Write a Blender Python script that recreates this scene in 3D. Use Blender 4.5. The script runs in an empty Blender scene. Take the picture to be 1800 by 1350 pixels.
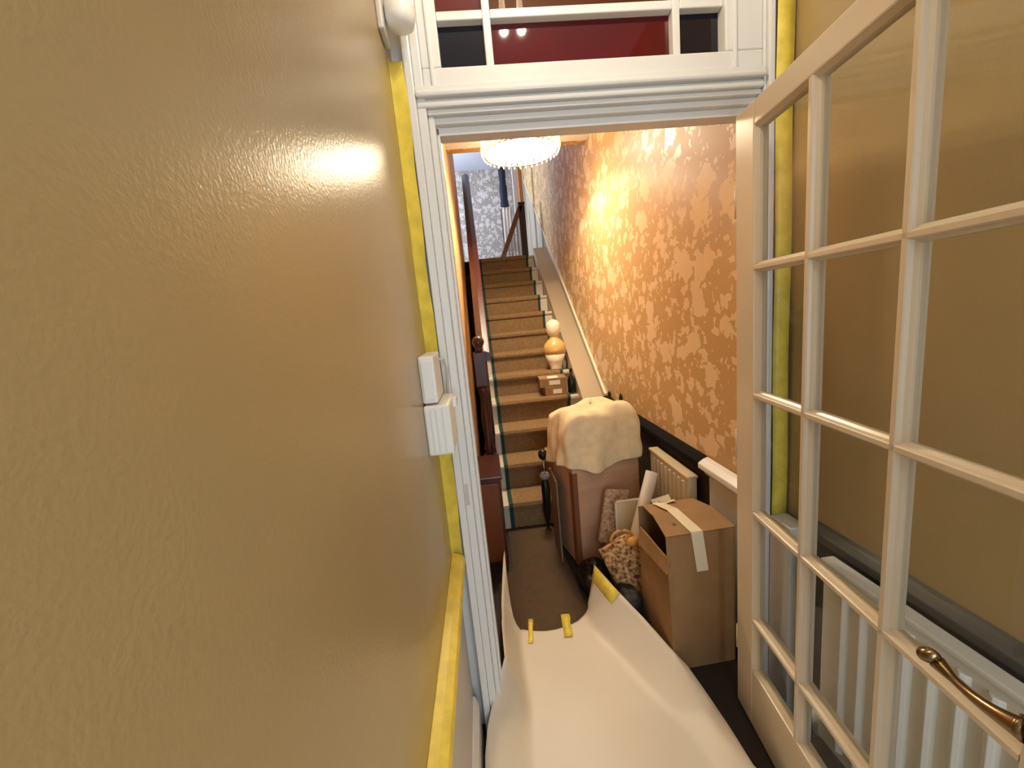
import bpy, bmesh, math, random
from mathutils import Vector, Matrix
random.seed(4)
PI = math.pi
scn = bpy.context.scene
COL = scn.collection

# ------------------------------------------------------------ camera
F, PITCH, ROLL, YAW, EYE = 713.0, .1659, -.0961, .0616, 1.43
fw = Vector((math.sin(YAW)*math.cos(PITCH), math.cos(YAW)*math.cos(PITCH), -math.sin(PITCH)))
rt0 = Vector((math.cos(YAW), -math.sin(YAW), 0)); up0 = rt0.cross(fw)
rt = math.cos(ROLL)*rt0 + math.sin(ROLL)*up0
up = -math.sin(ROLL)*rt0 + math.cos(ROLL)*up0
cd = bpy.data.cameras.new('camera'); cam = bpy.data.objects.new('camera', cd); COL.objects.link(cam)
cd.sensor_width = 36; cd.lens = F/1800*36; cd.clip_start = .02
m = Matrix((rt, up, -fw)).transposed().to_4x4(); m.translation = (0, 0, EYE)
cam.matrix_world = m
scn.camera = cam
# ------------------------------------------------------------ exposure, world, large lights
scn.view_settings.view_transform = 'Standard'
scn.view_settings.look = 'None'
scn.view_settings.gamma = 1
scn.view_settings.use_curve_mapping = False
scn.view_settings.exposure = 0.0
w = bpy.data.worlds.new('sky'); scn.world = w; w.use_nodes = True
w.node_tree.nodes['Background'].inputs[0].default_value = (.55, .68, 1, 1)
w.node_tree.nodes['Background'].inputs[1].default_value = 1.0

def light(name, kind, loc, power, color, size=.1, size_y=None, target=None, spot=None, blend=.1):
    d = bpy.data.lights.new(name, kind); d.energy = power; d.color = color
    if kind == 'AREA':
        d.size = size
        if size_y: d.shape = 'RECTANGLE'; d.size_y = size_y
    elif kind == 'SPOT':
        d.spot_size = spot; d.spot_blend = blend; d.shadow_soft_size = size
    else: d.shadow_soft_size = size
    o = bpy.data.objects.new(name, d); o.location = loc; COL.objects.link(o)
    if target is not None:
        o.rotation_euler = (Vector(target)-Vector(loc)).to_track_quat('-Z', 'Y').to_euler()
    return o
WARM = (1, .86, .64)
light('entrance_daylight', 'AREA', (.42, -1.28, 1.45), 24, (.80, .90, 1), .80, 1.9, target=(.42, 1, 1.35))
light('landing_daylight', 'AREA', (-1.2, 6.3, 3.3), 70, (.80, .88, 1), .9, 1.2, target=(.6, 6.3, 2.9))
light('hall_lamp_light', 'SPOT', (.392, 2.95, 2.512), 66, WARM, .06, spot=math.radians(139), target=(.392, 2.95, 0), blend=.12)
light('porch_bulb_light', 'POINT', (.208, .74, 2.51), 6.0, (1, .84, .62), .014)
light('porch_bulb_light', 'POINT', (.276, .74, 2.51), 6.0, (1, .84, .62), .014)

# ------------------------------------------------------------ materials
def lin(c):
    return tuple(((v/255)/12.92 if v/255 <= .04045 else ((v/255+.055)/1.055)**2.4) for v in c) + (1,)
def mat(name, rgb, rough=.6, metal=0, noise=0, nscale=8, bump=0, bscale=200, rgb2=None, coat=0, emit=None, estr=0, stretch=None, spec=None):
    mt = bpy.data.materials.new(name); mt.use_nodes = True
    nt = mt.node_tree; b = nt.nodes['Principled BSDF']
    b.inputs['Base Color'].default_value = lin(rgb)
    b.inputs['Roughness'].default_value = rough; b.inputs['Metallic'].default_value = metal
    if spec is not None: b.inputs['Specular IOR Level'].default_value = spec
    if coat: b.inputs['Coat Weight'].default_value = coat; b.inputs['Coat Roughness'].default_value = .15
    if emit: b.inputs['Emission Color'].default_value = lin(emit); b.inputs['Emission Strength'].default_value = estr
    tc = nt.nodes.new('ShaderNodeTexCoord'); src = tc.outputs['Object']
    if stretch:
        mp = nt.nodes.new('ShaderNodeMapping'); mp.inputs['Scale'].default_value = stretch
        nt.links.new(src, mp.inputs[0]); src = mp.outputs[0]
    if noise or rgb2:
        n = nt.nodes.new('ShaderNodeTexNoise'); n.inputs['Scale'].default_value = nscale; n.inputs['Detail'].default_value = 4
        nt.links.new(src, n.inputs['Vector'])
        mx = nt.nodes.new('ShaderNodeMix'); mx.data_type = 'RGBA'
        mr = nt.nodes.new('ShaderNodeMapRange'); mr.inputs[1].default_value = .35; mr.inputs[2].default_value = .65
        nt.links.new(n.outputs[0], mr.inputs[0]); nt.links.new(mr.outputs[0], mx.inputs[0])
        c2 = rgb2 or tuple(v*(1-noise) for v in rgb)
        mx.inputs[6].default_value = lin(rgb); mx.inputs[7].default_value = lin(c2)
        nt.links.new(mx.outputs[2], b.inputs['Base Color'])
    if bump:
        n2 = nt.nodes.new('ShaderNodeTexNoise'); n2.inputs['Scale'].default_value = bscale; n2.inputs['Detail'].default_value = 2
        nt.links.new(src, n2.inputs['Vector'])
        bp = nt.nodes.new('ShaderNodeBump'); bp.inputs['Strength'].default_value = bump; bp.inputs['Distance'].default_value = .002
        nt.links.new(n2.outputs[0], bp.inputs['Height']); nt.links.new(bp.outputs[0], b.inputs['Normal'])
    return mt
def glass_mat(name, tint, refl=1.0):
    mt = bpy.data.materials.new(name); mt.use_nodes = True; nt = mt.node_tree
    nt.nodes.clear()
    o = nt.nodes.new('ShaderNodeOutputMaterial'); t = nt.nodes.new('ShaderNodeBsdfTransparent'); g = nt.nodes.new('ShaderNodeBsdfGlossy')
    fr = nt.nodes.new('ShaderNodeFresnel'); fr.inputs['IOR'].default_value = 1.5
    ml = nt.nodes.new('ShaderNodeMath'); ml.operation = 'MULTIPLY'; ml.inputs[1].default_value = refl; ml.use_clamp = True
    nt.links.new(fr.outputs[0], ml.inputs[0])
    mx = nt.nodes.new('ShaderNodeMixShader'); t.inputs[0].default_value = tint; g.inputs['Roughness'].default_value = 0.0
    nt.links.new(ml.outputs[0], mx.inputs[0]); nt.links.new(t.outputs[0], mx.inputs[1]); nt.links.new(g.outputs[0], mx.inputs[2])
    nt.links.new(mx.outputs[0], o.inputs[0])
    return mt
def wallpaper_mat(name, base, flower, scale=8):
    mt = bpy.data.materials.new(name); mt.use_nodes = True; nt = mt.node_tree; b = nt.nodes['Principled BSDF']
    b.inputs['Roughness'].default_value = .42
    N = nt.nodes.new; L = nt.links.new
    tc = N('ShaderNodeTexCoord')
    nz = N('ShaderNodeTexNoise'); nz.inputs['Scale'].default_value = 22; nz.inputs['Detail'].default_value = 2
    L(tc.outputs['Object'], nz.inputs['Vector'])
    sc = N('ShaderNodeVectorMath'); sc.operation = 'SCALE'; sc.inputs['Scale'].default_value = .10
    sb = N('ShaderNodeVectorMath'); sb.operation = 'SUBTRACT'; sb.inputs[1].default_value = (.5, .5, .5)
    L(nz.outputs['Color'], sb.inputs[0]); L(sb.outputs[0], sc.inputs[0])
    ad = N('ShaderNodeVectorMath'); L(tc.outputs['Object'], ad.inputs[0]); L(sc.outputs[0], ad.inputs[1])
    outs = []
    for s, thr, sel in ((scale, .40, .62), (scale*1.9, .40, .55), (scale*3.4, .38, .45)):
        v = N('ShaderNodeTexVoronoi'); v.inputs['Scale'].default_value = s; L(ad.outputs[0], v.inputs['Vector'])
        lt = N('ShaderNodeMath'); lt.operation = 'LESS_THAN'; lt.inputs[1].default_value = thr; L(v.outputs['Distance'], lt.inputs[0])
        sx = N('ShaderNodeSeparateColor'); L(v.outputs['Color'], sx.inputs[0])
        g2 = N('ShaderNodeMath'); g2.operation = 'GREATER_THAN'; g2.inputs[1].default_value = 1-sel; L(sx.outputs[0], g2.inputs[0])
        mu = N('ShaderNodeMath'); mu.operation = 'MULTIPLY'; L(lt.outputs[0], mu.inputs[0]); L(g2.outputs[0], mu.inputs[1])
        outs.append(mu)
    m1 = N('ShaderNodeMath'); m1.operation = 'MAXIMUM'; L(outs[0].outputs[0], m1.inputs[0]); L(outs[1].outputs[0], m1.inputs[1])
    m2 = N('ShaderNodeMath'); m2.operation = 'MAXIMUM'; L(m1.outputs[0], m2.inputs[0]); L(outs[2].outputs[0], m2.inputs[1])
    mx = N('ShaderNodeMix'); mx.data_type = 'RGBA'; mx.inputs[6].default_value = lin(base); mx.inputs[7].default_value = lin(flower)
    L(m2.outputs[0], mx.inputs[0]); L(mx.outputs[2], b.inputs['Base Color'])
    rg = N('ShaderNodeMapRange'); rg.inputs[3].default_value = .45; rg.inputs[4].default_value = .33
    L(m2.outputs[0], rg.inputs[0]); L(rg.outputs[0], b.inputs['Roughness'])
    return mt

OCHRE = mat('ochre_paint', (176, 152, 106), .27, bump=.22, bscale=230, noise=.04, nscale=3, spec=.4)
WHITE = mat('white_gloss_paint', (224, 223, 218), .28)
GREYWHITE = mat('pale_grey_paint', (196, 192, 182), .4)
CREAMW = mat('cream_white_door_paint', (208, 194, 170), .3)
YTAPE = mat('yellow_masking_tape', (240, 214, 84), .45, noise=.10, nscale=25, bump=.4, bscale=60)
CEIL = mat('ceiling_paint', (235, 233, 228), .7)
WALLP = wallpaper_mat('gold_floral_wallpaper', (190, 152, 102), (222, 193, 152), 7)
PANELG = mat('taupe_grey_paint', (168, 158, 142), .45)
DADOG = mat('shaded_grey_paint', (92, 88, 80), .5)  # grey made darker to hold the shade around the porch radiator
CARPET = mat('brown_stair_carpet', (140, 110, 72), .95, noise=.10, nscale=40, bump=.6, bscale=300)
HALLC = mat('dark_brown_hall_carpet', (88, 68, 44), .95, noise=.08, nscale=30, bump=.5, bscale=300)
FLOORD = mat('dark_taupe_floor', (40, 33, 28), .7, noise=.2)
GREEN = mat('dark_green_binding', (22, 58, 54), .8)
MAHOG = mat('mahogany_wood', (74, 30, 18), .35, rgb2=(46, 18, 12), nscale=6, stretch=(8, 8, 1))
DKWOOD = mat('dark_brown_wood', (52, 34, 24), .5, rgb2=(34, 20, 14), nscale=6, stretch=(8, 8, 1))
BLACKW = mat('near_black_paint', (14, 12, 11), .85, spec=.15)
CARD = mat('brown_cardboard', (154, 118, 76), .75, noise=.08, nscale=10)
CARDI = mat('dark_inner_cardboard', (120, 80, 48), .85)
TANB = mat('pinkish_tan_board', (198, 158, 128), .6, noise=.06, nscale=3, stretch=(1, 1, 12))
TAUPEB = mat('taupe_board', (132, 112, 90), .7, noise=.1)
CLOTH = mat('cream_cloth', (236, 218, 176), .95, noise=.06, nscale=20, bump=.5, bscale=120)
SHEET = mat('cream_protection_sheet', (216, 204, 182), .42, noise=.03, nscale=2)
PAPER = mat('white_paper', (232, 228, 218), .6)
PARCEL = mat('parcel_tape', (222, 212, 186), .35)
NAVY = mat('navy_stained_glass', (5, 5, 24), .04)
RUBY = mat('ruby_stained_glass', (86, 5, 12), .04, noise=.15, nscale=4)
AMBER = glass_mat('amber_stained_glass', (.5, .3, .08, 1), 1.0)
CLEAR = glass_mat('clear_glass', (.96, .97, .94, 1), .65)
RADW = mat('white_radiator_enamel', (225, 222, 212), .35)
BRASS = mat('aged_brass', (134, 112, 80), .22, metal=1)
CHROME = mat('chrome', (200, 200, 205), .15, metal=1)
PLAST = mat('white_plastic', (232, 230, 222), .4)
BLACKP = mat('black_plastic', (18, 18, 18), .35)
BAGBLK = mat('black_bag_plastic', (16, 15, 15), .28, bump=.8, bscale=14)
CERW = mat('cream_ceramic', (232, 214, 184), .25, coat=.3)
CERA = mat('amber_ceramic', (214, 172, 104), .25, coat=.3)
CRYS = mat('lit_crystal', (255, 250, 235), .1, emit=(255, 226, 160), estr=1.6)
LAMPE = mat('lamp_diffuser', (255, 250, 240), .5, emit=(255, 236, 204), estr=38)
BULB = mat('lit_bulb', (255, 250, 240), .5, emit=(255, 236, 200), estr=10)
LEOP = mat('mottled_bag_fabric', (224, 180, 118), .8, rgb2=(84, 32, 16), nscale=62)
SPOTF = mat('speckled_fabric', (206, 182, 150), .8, rgb2=(150, 110, 80), nscale=60)
STEPP = mat('cream_step_paint', (208, 196, 174), .4)
NAVYC = mat('navy_cloth', (30, 34, 52), .9)
PINE = mat('orange_pine', (176, 122, 70), .5)
DAYG = mat('pale_landing_paint', (214, 216, 224), .5)

# ------------------------------------------------------------ mesh helper
class M:
    def __init__(s): s.v = []; s.f = []
    def add(s, vs, fs):
        o = len(s.v); s.v += [tuple(p) for p in vs]; s.f += [tuple(i+o for i in f) for f in fs]; return s
    def box(s, x0, x1, y0, y1, z0, z1):
        return s.add([(x0,y0,z0),(x1,y0,z0),(x1,y1,z0),(x0,y1,z0),(x0,y0,z1),(x1,y0,z1),(x1,y1,z1),(x0,y1,z1)],
                     [(3,2,1,0),(4,5,6,7),(0,1,5,4),(1,2,6,5),(2,3,7,6),(3,0,4,7)])
    def hexa(s, p):   # 8 points, bottom 4 ccw then top 4
        return s.add(p, [(3,2,1,0),(4,5,6,7),(0,1,5,4),(1,2,6,5),(2,3,7,6),(3,0,4,7)])
    def tube(s, pts, rad, n=10, cap=True):
        pts = [Vector(p) for p in pts]; k = len(pts)
        if not hasattr(rad, '__len__'): rad = [rad]*k
        rings = []; ref = None
        for i, p in enumerate(pts):
            t = (pts[min(i+1, k-1)]-pts[max(i-1, 0)]).normalized()
            if ref is None: ref = Vector((0, 0, 1)) if abs(t.z) < .9 else Vector((1, 0, 0))
            a = t.cross(ref).normalized(); b = t.cross(a).normalized(); ref = -b if False else ref
            rings.append([p + rad[i]*(math.cos(2*PI*j/n)*a + math.sin(2*PI*j/n)*b) for j in range(n)])
        vs = [q for r in rings for q in r]; fs = []
        for i in range(k-1):
            for j in range(n):
                j2 = (j+1) % n; fs.append((i*n+j, i*n+j2, (i+1)*n+j2, (i+1)*n+j))
        if cap: fs += [tuple(range(n))[::-1], tuple((k-1)*n+j for j in range(n))]
        return s.add(vs, fs)
    def lathe(s, prof, c, n=20):
        return s.tube([(c[0], c[1], c[2]+z) for r, z in prof], [max(r, 1e-4) for r, z in prof], n)
    def prism(s, poly, axis, a, b):
        # poly: list of 2D points; axis: 'x','y','z'
        def P(u, v, t): return {'x': (t, u, v), 'y': (u, t, v), 'z': (u, v, t)}[axis]
        n = len(poly); vs = [P(u, v, a) for u, v in poly]+[P(u, v, b) for u, v in poly]
        fs = [tuple(range(n)), tuple(range(2*n-1, n-1, -1))]+[(i, i+n, (i+1) % n+n, (i+1) % n) for i in range(n)]
        return s.add(vs, fs)
    def grid(s, rows):   # rows of equal length point lists
        nr = len(rows); nc = len(rows[0]); vs = [p for r in rows for p in r]
        return s.add(vs, [(i*nc+j, i*nc+j+1, (i+1)*nc+j+1, (i+1)*nc+j) for i in range(nr-1) for j in range(nc-1)])
    def build(s, name, mt, parent=None, bevel=0, seg=2, smooth=False, world=True, solid=0, sub=0):
        me = bpy.data.meshes.new(name)
        vs = s.v
        if parent is not None and world:
            inv = MW(parent).inverted(); vs = [inv @ Vector(p) for p in s.v]
        me.from_pydata([tuple(p) for p in vs], [], s.f); me.update()
        bm = bmesh.new(); bm.from_mesh(me); bmesh.ops.recalc_face_normals(bm, faces=bm.faces); bm.to_mesh(me); bm.free()
        me.materials.append(mt)
        if smooth:
            for p in me.polygons: p.use_smooth = True
        o = bpy.data.objects.new(name, me); COL.objects.link(o)
        if parent is not None: o.parent = parent
        if solid: q = o.modifiers.new('thick', 'SOLIDIFY'); q.thickness = solid; q.offset = 0
        if sub: q = o.modifiers.new('sub', 'SUBSURF'); q.levels = sub; q.render_levels = sub
        if bevel: q = o.modifiers.new('bevel', 'BEVEL'); q.width = bevel; q.segments = seg; q.limit_method = 'ANGLE'
        return o
def MW(o):
    mm = Matrix.LocRotScale(o.location, o.rotation_euler, None)
    return MW(o.parent) @ mm if o.parent else mm
def tag(o, label=None, cat=None, group=None, kind=None):
    if label: o['label'] = label
    if cat: o['category'] = cat
    if group: o['group'] = group
    if kind: o['kind'] = kind
    return o
def thing(name, label, cat, loc, rz=0, group=None, kind=None):
    o = bpy.data.objects.new(name, None); COL.objects.link(o); o.location = loc; o.rotation_euler = (0, 0, rz)
    o.empty_display_size = .05
    return tag(o, label, cat, group, kind)
def dup(o, parent=None):
    c = o.copy(); COL.objects.link(c)
    if parent is not None: c.parent = parent
    for ch in list(o.children): dup(ch, c)
    return c
def struct(o, label, cat): return tag(o, label, cat, None, 'structure')

XL, XR, YF, HW = -.165, .95, 1.2, .94      # porch walls, frame plane, hall right wall
ZC = 2.75
# ------------------------------------------------------------ structure: porch
struct(M().box(XL-.08, XL, -1.4, YF+.12, 0, ZC).build('wall_left', OCHRE), 'ochre painted wall filling the left side of the photo', 'wall')
struct(M().box(XR, XR+.08, -1.4, YF+.12, 0, ZC).build('wall_right', OCHRE), 'ochre wall seen through the glazed door', 'wall')
fl = M().box(-.3, 1.05, -1.4, 7.7, -.06, 0).build('floor', FLOORD)
struct(fl, 'dark taupe hall floor beside the brown carpet', 'floor')
struct(M().box(XL-.08, XR+.08, -1.4, YF+.12, ZC, ZC+.06).build('ceiling', CEIL), 'ceiling above the porch', 'ceiling')
bw = M().box(XL-.08, .0, -1.48, -1.4, 0, ZC).box(.84, XR+.08, -1.48, -1.4, 0, ZC).box(0, .84, -1.48, -1.4, 2.45, ZC)
struct(bw.build('wall_back', OCHRE), 'ochre wall around the street entrance behind the viewer', 'wall')
d2 = thing('door_2', 'street entrance frame behind the viewer', 'door', (0, -1.44, 0), kind='structure')
M().box(0, .05, -1.47, -1.41, 0, 2.45).box(.79, .84, -1.47, -1.41, 0, 2.45).box(.05, .79, -1.47, -1.41, 2.40, 2.45).box(.05,.79,-1.47,-1.41,0,.5).build('door_frame', WHITE, d2, bevel=.004)

# front partition wall above fanlight + sides (behind the joinery)
fwl = M().box(XL-.08, -.12, YF+.05, YF+.12, 0, ZC).box(.88, XR+.08, YF+.05, YF+.12, 0, ZC).box(-.12, .88, YF+.05, YF+.12, 2.68, ZC)
struct(fwl.build('wall_front', WHITE), 'white partition around the inner door frame', 'wall')

# nested stepped door casing and fanlight frame
cas = thing('door_frame', 'white moulded door frame with stepped edges around the opening', 'door frame', (.36, YF, 0), kind='structure')
steps = [(-.130, -.112, 2.66, 1.196, .890), (-.112, -.086, 2.02, 1.206, .862), (-.086, -.068, 2.0, 1.222, .836), (-.068, -.052, 1.955, 1.240, .812)]
M().box(-.13, -.108, 1.193, 1.31, 0, 2.70).build('outer_moulding', WHITE, cas, bevel=.004)
M().box(-.108, -.084, 1.204, 1.31, 0, 2.70).build('jamb_board', WHITE, cas, bevel=.004)
M().box(-.084, -.066, 1.220, 1.31, 0, 1.985).build('jamb_step', WHITE, cas, bevel=.005)
M().box(-.066, -.0575, 1.246, 1.30, 0, 1.985).build('door_stop', WHITE, cas, bevel=.003)
M().box(.872, .89, 1.193, 1.31, 0, 2.70).build('outer_moulding', WHITE, cas, bevel=.004)
M().box(.864, .872, 1.204, 1.31, 0, 2.70).build('jamb_board', WHITE, cas, bevel=.004)
M().box(.858, .864, 1.246, 1.30, 0, 1.985).build('door_stop', WHITE, cas, bevel=.002)
M().box(-.084, .864, 1.212, 1.31, 1.984, 1.998).build('head_step', WHITE, cas, bevel=.004)
M().box(-.084, .864, 1.228, 1.31, 1.966, 1.984).build('head_step', WHITE, cas, bevel=.004)
M().box(-.066, .864, 1.246, 1.30, 1.944, 1.966).build('head_stop', WHITE, cas, bevel=.003)
M().box(-.108, .864, 1.200, 1.31, 1.998, 2.014).build('transom_moulding', WHITE, cas, bevel=.005)
M().box(-.108, .864, 1.188, 1.31, 2.020, 2.036).build('transom_moulding', WHITE, cas, bevel=.006)
M().box(-.108, .864, 1.208, 1.31, 2.014, 2.020).box(-.108, .864, 1.196, 1.31, 2.036, 2.048).build('transom_core', WHITE, cas, bevel=.002)
M().box(-.104, -.094, 1.2025, 1.2045, .86, .93).build('keep_plate', GREYWHITE, cas, bevel=.002)

# fanlight (stained glass window over the door)
fan = thing('window_1', 'stained glass fanlight of red and navy panes above the door', 'window', (.36, YF, 2.05), kind='structure')
fx = [-.032, .090, .111, .612, .633, .756]; fz = [2.097, 2.214, 2.236, 2.50, 2.522, 2.62]
M().box(-.084, .864, 1.210, 1.28, 2.048, fz[0]).build('bottom_rail', WHITE, fan, bevel=.004)
M().box(-.084, .864, 1.210, 1.28, fz[5], 2.70).build('top_rail', WHITE, fan, bevel=.004)
M().box(-.084, fx[0], 1.210, 1.28, fz[0], fz[5]).build('stile', WHITE, fan, bevel=.004)
M().box(fx[5], .864, 1.210, 1.28, fz[0], fz[5]).build('stile', WHITE, fan, bevel=.004)
M().box(fx[5]+.02, fx[5]+.03, 1.203, 1.212, 2.05, 2.70).build('bead', WHITE, fan, bevel=.003)
M().box(fx[0]-.03, fx[0]-.02, 1.203, 1.212, 2.05, 2.70).build('bead', WHITE, fan, bevel=.003)
for a, b in ((1, 2), (3, 4)):
    M().box(fx[a], fx[b], 1.222, 1.27, fz[0], fz[5]).build('glazing_bar', WHITE, fan, bevel=.003)
    for c, d in ((0, 1), (2, 3), (4, 5)):
        M().box(fx[c], fx[d], 1.222, 1.27, fz[a], fz[b]).build('glazing_bar', WHITE, fan, bevel=.003)
for i in range(3):
    for j in range(3):
        corner = i != 1 and j != 1
        g = NAVY if corner else (AMBER if i == 1 and j == 1 else RUBY)
        p = M().box(fx[2*i], fx[2*i+1], 1.247, 1.250, fz[2*j], fz[2*j+1]).build('pane', g, fan)
        p['label'] = 'navy glass pane' if corner else ('amber glass pane' if i == 1 and j == 1 else 'red glass pane')

# masking tape strips, dado rails, skirtings
t1 = M()
pts = []
for k in range(41):
    z = .70+(2.105-.70)*k/40; o = .003*math.sin(z*7)+.002*math.sin(z*23)
    pts.append([(XL+.0008, YF-.028+o, z), (XL+.004, YF-.011, z), (-.131+o*.8, YF-.0085, z)])
t1.grid(pts); tape1 = t1.build('masking_tape', YTAPE, solid=.0015, smooth=True)
tag(tape1, 'long yellow masking tape strip down the corner between ochre wall and white door frame', 'tape')
t2 = M(); pts = []
for k in range(31):
    z = .69+(2.7-.69)*k/30; o = .002*math.sin(z*9)
    pts.append([(.8915+o, YF-.0085, z), (.915, YF-.009, z), (.942+o, YF-.0085, z)])
t2.grid(pts); tag(t2.build('masking_tape', YTAPE, solid=.0015, smooth=True), 'yellow masking tape strip behind the glazed door, right of the frame', 'tape')
rail = [(XL, .655), (XL+.012, .655), (XL+.020, .668), (XL+.034, .676), (XL+.038, .690), (XL+.034, .704), (XL+.018, .712), (XL, .718)]
dl = M().prism(rail, 'y', -1.38, 1.185).build('trim_1', YTAPE, bevel=.002)
struct(dl, 'dado rail wrapped in yellow masking tape along the bottom of the left wall', 'dado rail')
struct(M().box(XL, XL+.006, -1.38, YF-.002, .0, .655).build('trim_2', GREYWHITE), 'pale grey painted wall panel under the yellow dado rail', 'wall panel')
struct(M().prism([(XL+.006, 0), (XL+.024, 0), (XL+.024, .15), (XL+.014, .18), (XL+.006, .185)], 'y', -1.38, 1.19).build('baseboard_left', WHITE, bevel=.002), 'white skirting board under the left wall', 'skirting board')
railR = [(XR, .665), (XR-.012, .665), (XR-.03, .69), (XR-.03, .712), (XR-.015, .73), (XR, .735)]
struct(M().prism(railR, 'y', -1.38, 1.098).build('trim_3', DADOG, bevel=.002), 'grey dado rail coloured dark for shade above the radiator behind the glazed door', 'dado rail')
struct(M().box(XR-.005, XR, -1.38, 1.098, 0, .665).build('trim_4', DADOG), 'grey wall panel coloured dark for shade behind the radiator seen through the door', 'wall panel')
struct(M().box(.885, XR-.004, 1.10, 1.192, 0, .70).build('trim_5', WHITE, bevel=.004), 'white boxed corner at the foot of the frame behind the glazed door', 'boxing')

# ------------------------------------------------------------ glazed door
ang = math.atan2(-.9912, -.1323)
door = thing('door_1', 'cream white glazed door with small panes standing open on the right', 'door', (.770, 1.19, .012), ang, kind='structure')
W, TH = .885, .040
def dpart(name, mt, bx, bevel=0, **k):
    return M().box(*bx).build(name, mt, door, bevel=bevel, world=False, **k)
zs = [.225, .391, .419, .756, .784, 1.124, 1.152, 1.483, 1.511, 1.856]
o0 = -.012
dpart('hinge_stile', CREAMW, (0, .098, 0, TH, 0, 1.905), .004)
dpart('lock_stile', CREAMW, (.785, W, 0, TH, 0, 1.905), .004)
dpart('bottom_rail', CREAMW, (.098, .785, .0005, TH-.0005, 0, .225+o0), .004)
dpart('top_rail', CREAMW, (.098, .785, .0005, TH-.0005, 1.856+o0, 1.905), .004)
cols = [(.098, .303), (.331, .545), (.573, .785)]
def bar_profile(c):   # ovolo glazing bar section, (across, depth)
    h = .014
    return [(c-.005, 0), (c+.005, 0), (c+.007, .003), (c+.009, .009), (c+h, .014), (c+h, .026), (c+.009, .031), (c+.007, .037), (c+.005, TH), (c-.005, TH), (c-.007, .037), (c-.009, .031), (c-h, .026), (c-h, .014), (c-.009, .009), (c-.007, .003)]
for c in (.317, .559):
    M().prism(bar_profile(c), 'z', .225+o0, 1.856+o0).build('vertical_glazing_bar', CREAMW, door, world=False, bevel=.0008)
for c in (.405, .770, 1.138, 1.497):
    prof = [(d, z+o0) for z, d in bar_profile(c)]
    M().prism(prof, 'x', .098, .785).build('horizontal_glazing_bar', CREAMW, door, world=False, bevel=.0008)
# small bead inside the stiles and rails
b1 = M()
for z0, z1 in ((.225, 1.856),):
    b1.prism([(.098, 0.004), (.106, .012), (.106, .030), (.098, .036)], 'z', z0+o0, z1+o0)
    b1.prism([(.785, 0.004), (.777, .012), (.777, .030), (.785, .036)], 'z', z0+o0, z1+o0)
b1.build('glazing_bead', CREAMW, door, world=False)
M().prism([(.004, 1.856+o0), (.012, 1.848+o0), (.030, 1.848+o0), (.036, 1.856+o0)], 'x', .1, .78).build('glazing_bead', CREAMW, door, world=False)
M().prism([(.004, .225+o0), (.012, .233+o0), (.030, .233+o0), (.036, .225+o0)], 'x', .1, .78).build('glazing_bead', CREAMW, door, world=False)
rows = [(.225, .405), (.405, .770), (.770, 1.138), (1.138, 1.497), (1.497, 1.856)]
pc = [(.098, .317), (.317, .559), (.559, .785)]
for x0, x1 in pc:
    for z0, z1 in rows:
        M().add([(x0, .02, z0+o0), (x1, .02, z0+o0), (x1, .02, z1+o0), (x0, .02, z1+o0)], [(0, 1, 2, 3)]).build('pane', CLEAR, door, world=False)
# lever handle on long plate
hz = .852
hnd = M().tube([(.835, 0, hz), (.835, -.007, hz)], .025, 20).tube([(.835, -.005, hz), (.832, -.030, hz), (.822, -.044, hz)], [.012, .012, .017], 16)
hp = []; hr = []
for k in range(21):
    t = k/20; hp.append((.826-.112*t, -.044-.004*math.sin(PI*t), hz-.010*t-.006*math.sin(PI*t)))
    hr.append(.0165-.0105*math.sin(PI*min(1, t*.62+.02))**.7 if t < .8 else .0068+.004*(t-.8)/.2)
hnd.tube(hp, hr, 16)
hcur = [(.714-.004*math.cos(-PI/2+k/14*PI*1.7)-.006, -.050-.006*math.sin(-PI/2+k/14*PI*1.7), hz-.010+.001*k) for k in range(15)]
hnd.tube(hcur, [.0115-.0002*k for k in range(15)], 14)
hnd.build('lever_handle', BRASS, door, world=False, smooth=True)['label'] = 'aged brass lever handle'
dpart('latch_plate', BRASS, (W-.0005, W+.0015, .008, .032, .72, .88))
for z in (.25, .95, 1.68):
    M().tube([(-.004, .004, z-.045), (-.004, .004, z+.045)], .005, 10).build('hinge', CREAMW, door, world=False, smooth=True)

# ------------------------------------------------------------ radiator behind the glazed door
def radiator(label, x_front, y0, y1, z0, z1, pitch, depth=.05, RADW=RADW):
    t = thing('radiator', label, 'radiator', (x_front+depth, (y0+y1)/2, z0))
    M().box(x_front+.008, x_front+depth, y0, y1, z0, z1-.012).build('panel', RADW, t, bevel=.006)
    M().box(x_front, x_front+depth+.004, y0-.003, y1+.003, z1-.014, z1).build('top_cap', RADW, t, bevel=.004)
    n = int((y1-y0-.03)/pitch); first = None
    for k in range(n):
        y = y0+.03+k*pitch
        if first is None:
            first = M().prism([(x_front+.010, y), (x_front+.001, y+pitch*.16), (x_front-.003, y+pitch*.3), (x_front+.001, y+pitch*.44), (x_front+.010, y+pitch*.6)], 'z', z0+.03, z1-.035).build('rib', RADW, t, bevel=.002)
        else:
            c = first.copy(); COL.objects.link(c); c.location = (0, k*pitch, 0)
    M().tube([(x_front+.03, y1+.02, 0.0), (x_front+.03, y1+.02, z0+.03), (x_front+.03, y1-.005, z0+.04)], .008, 10).build('pipe', CHROME, t, smooth=True)
    M().tube([(x_front+.03, y1+.02, z0-.02), (x_front+.03, y1+.02, z0+.05)], [.016, .018], 12).build('valve', PLAST, t, smooth=True)
    for yy in (y0+.15, y1-.15):
        M().box(x_front+depth-.002, x_front+depth+.034, yy-.02, yy+.02, z0+.1, z0+.14).build('bracket', RADW, t)
    return t
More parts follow.
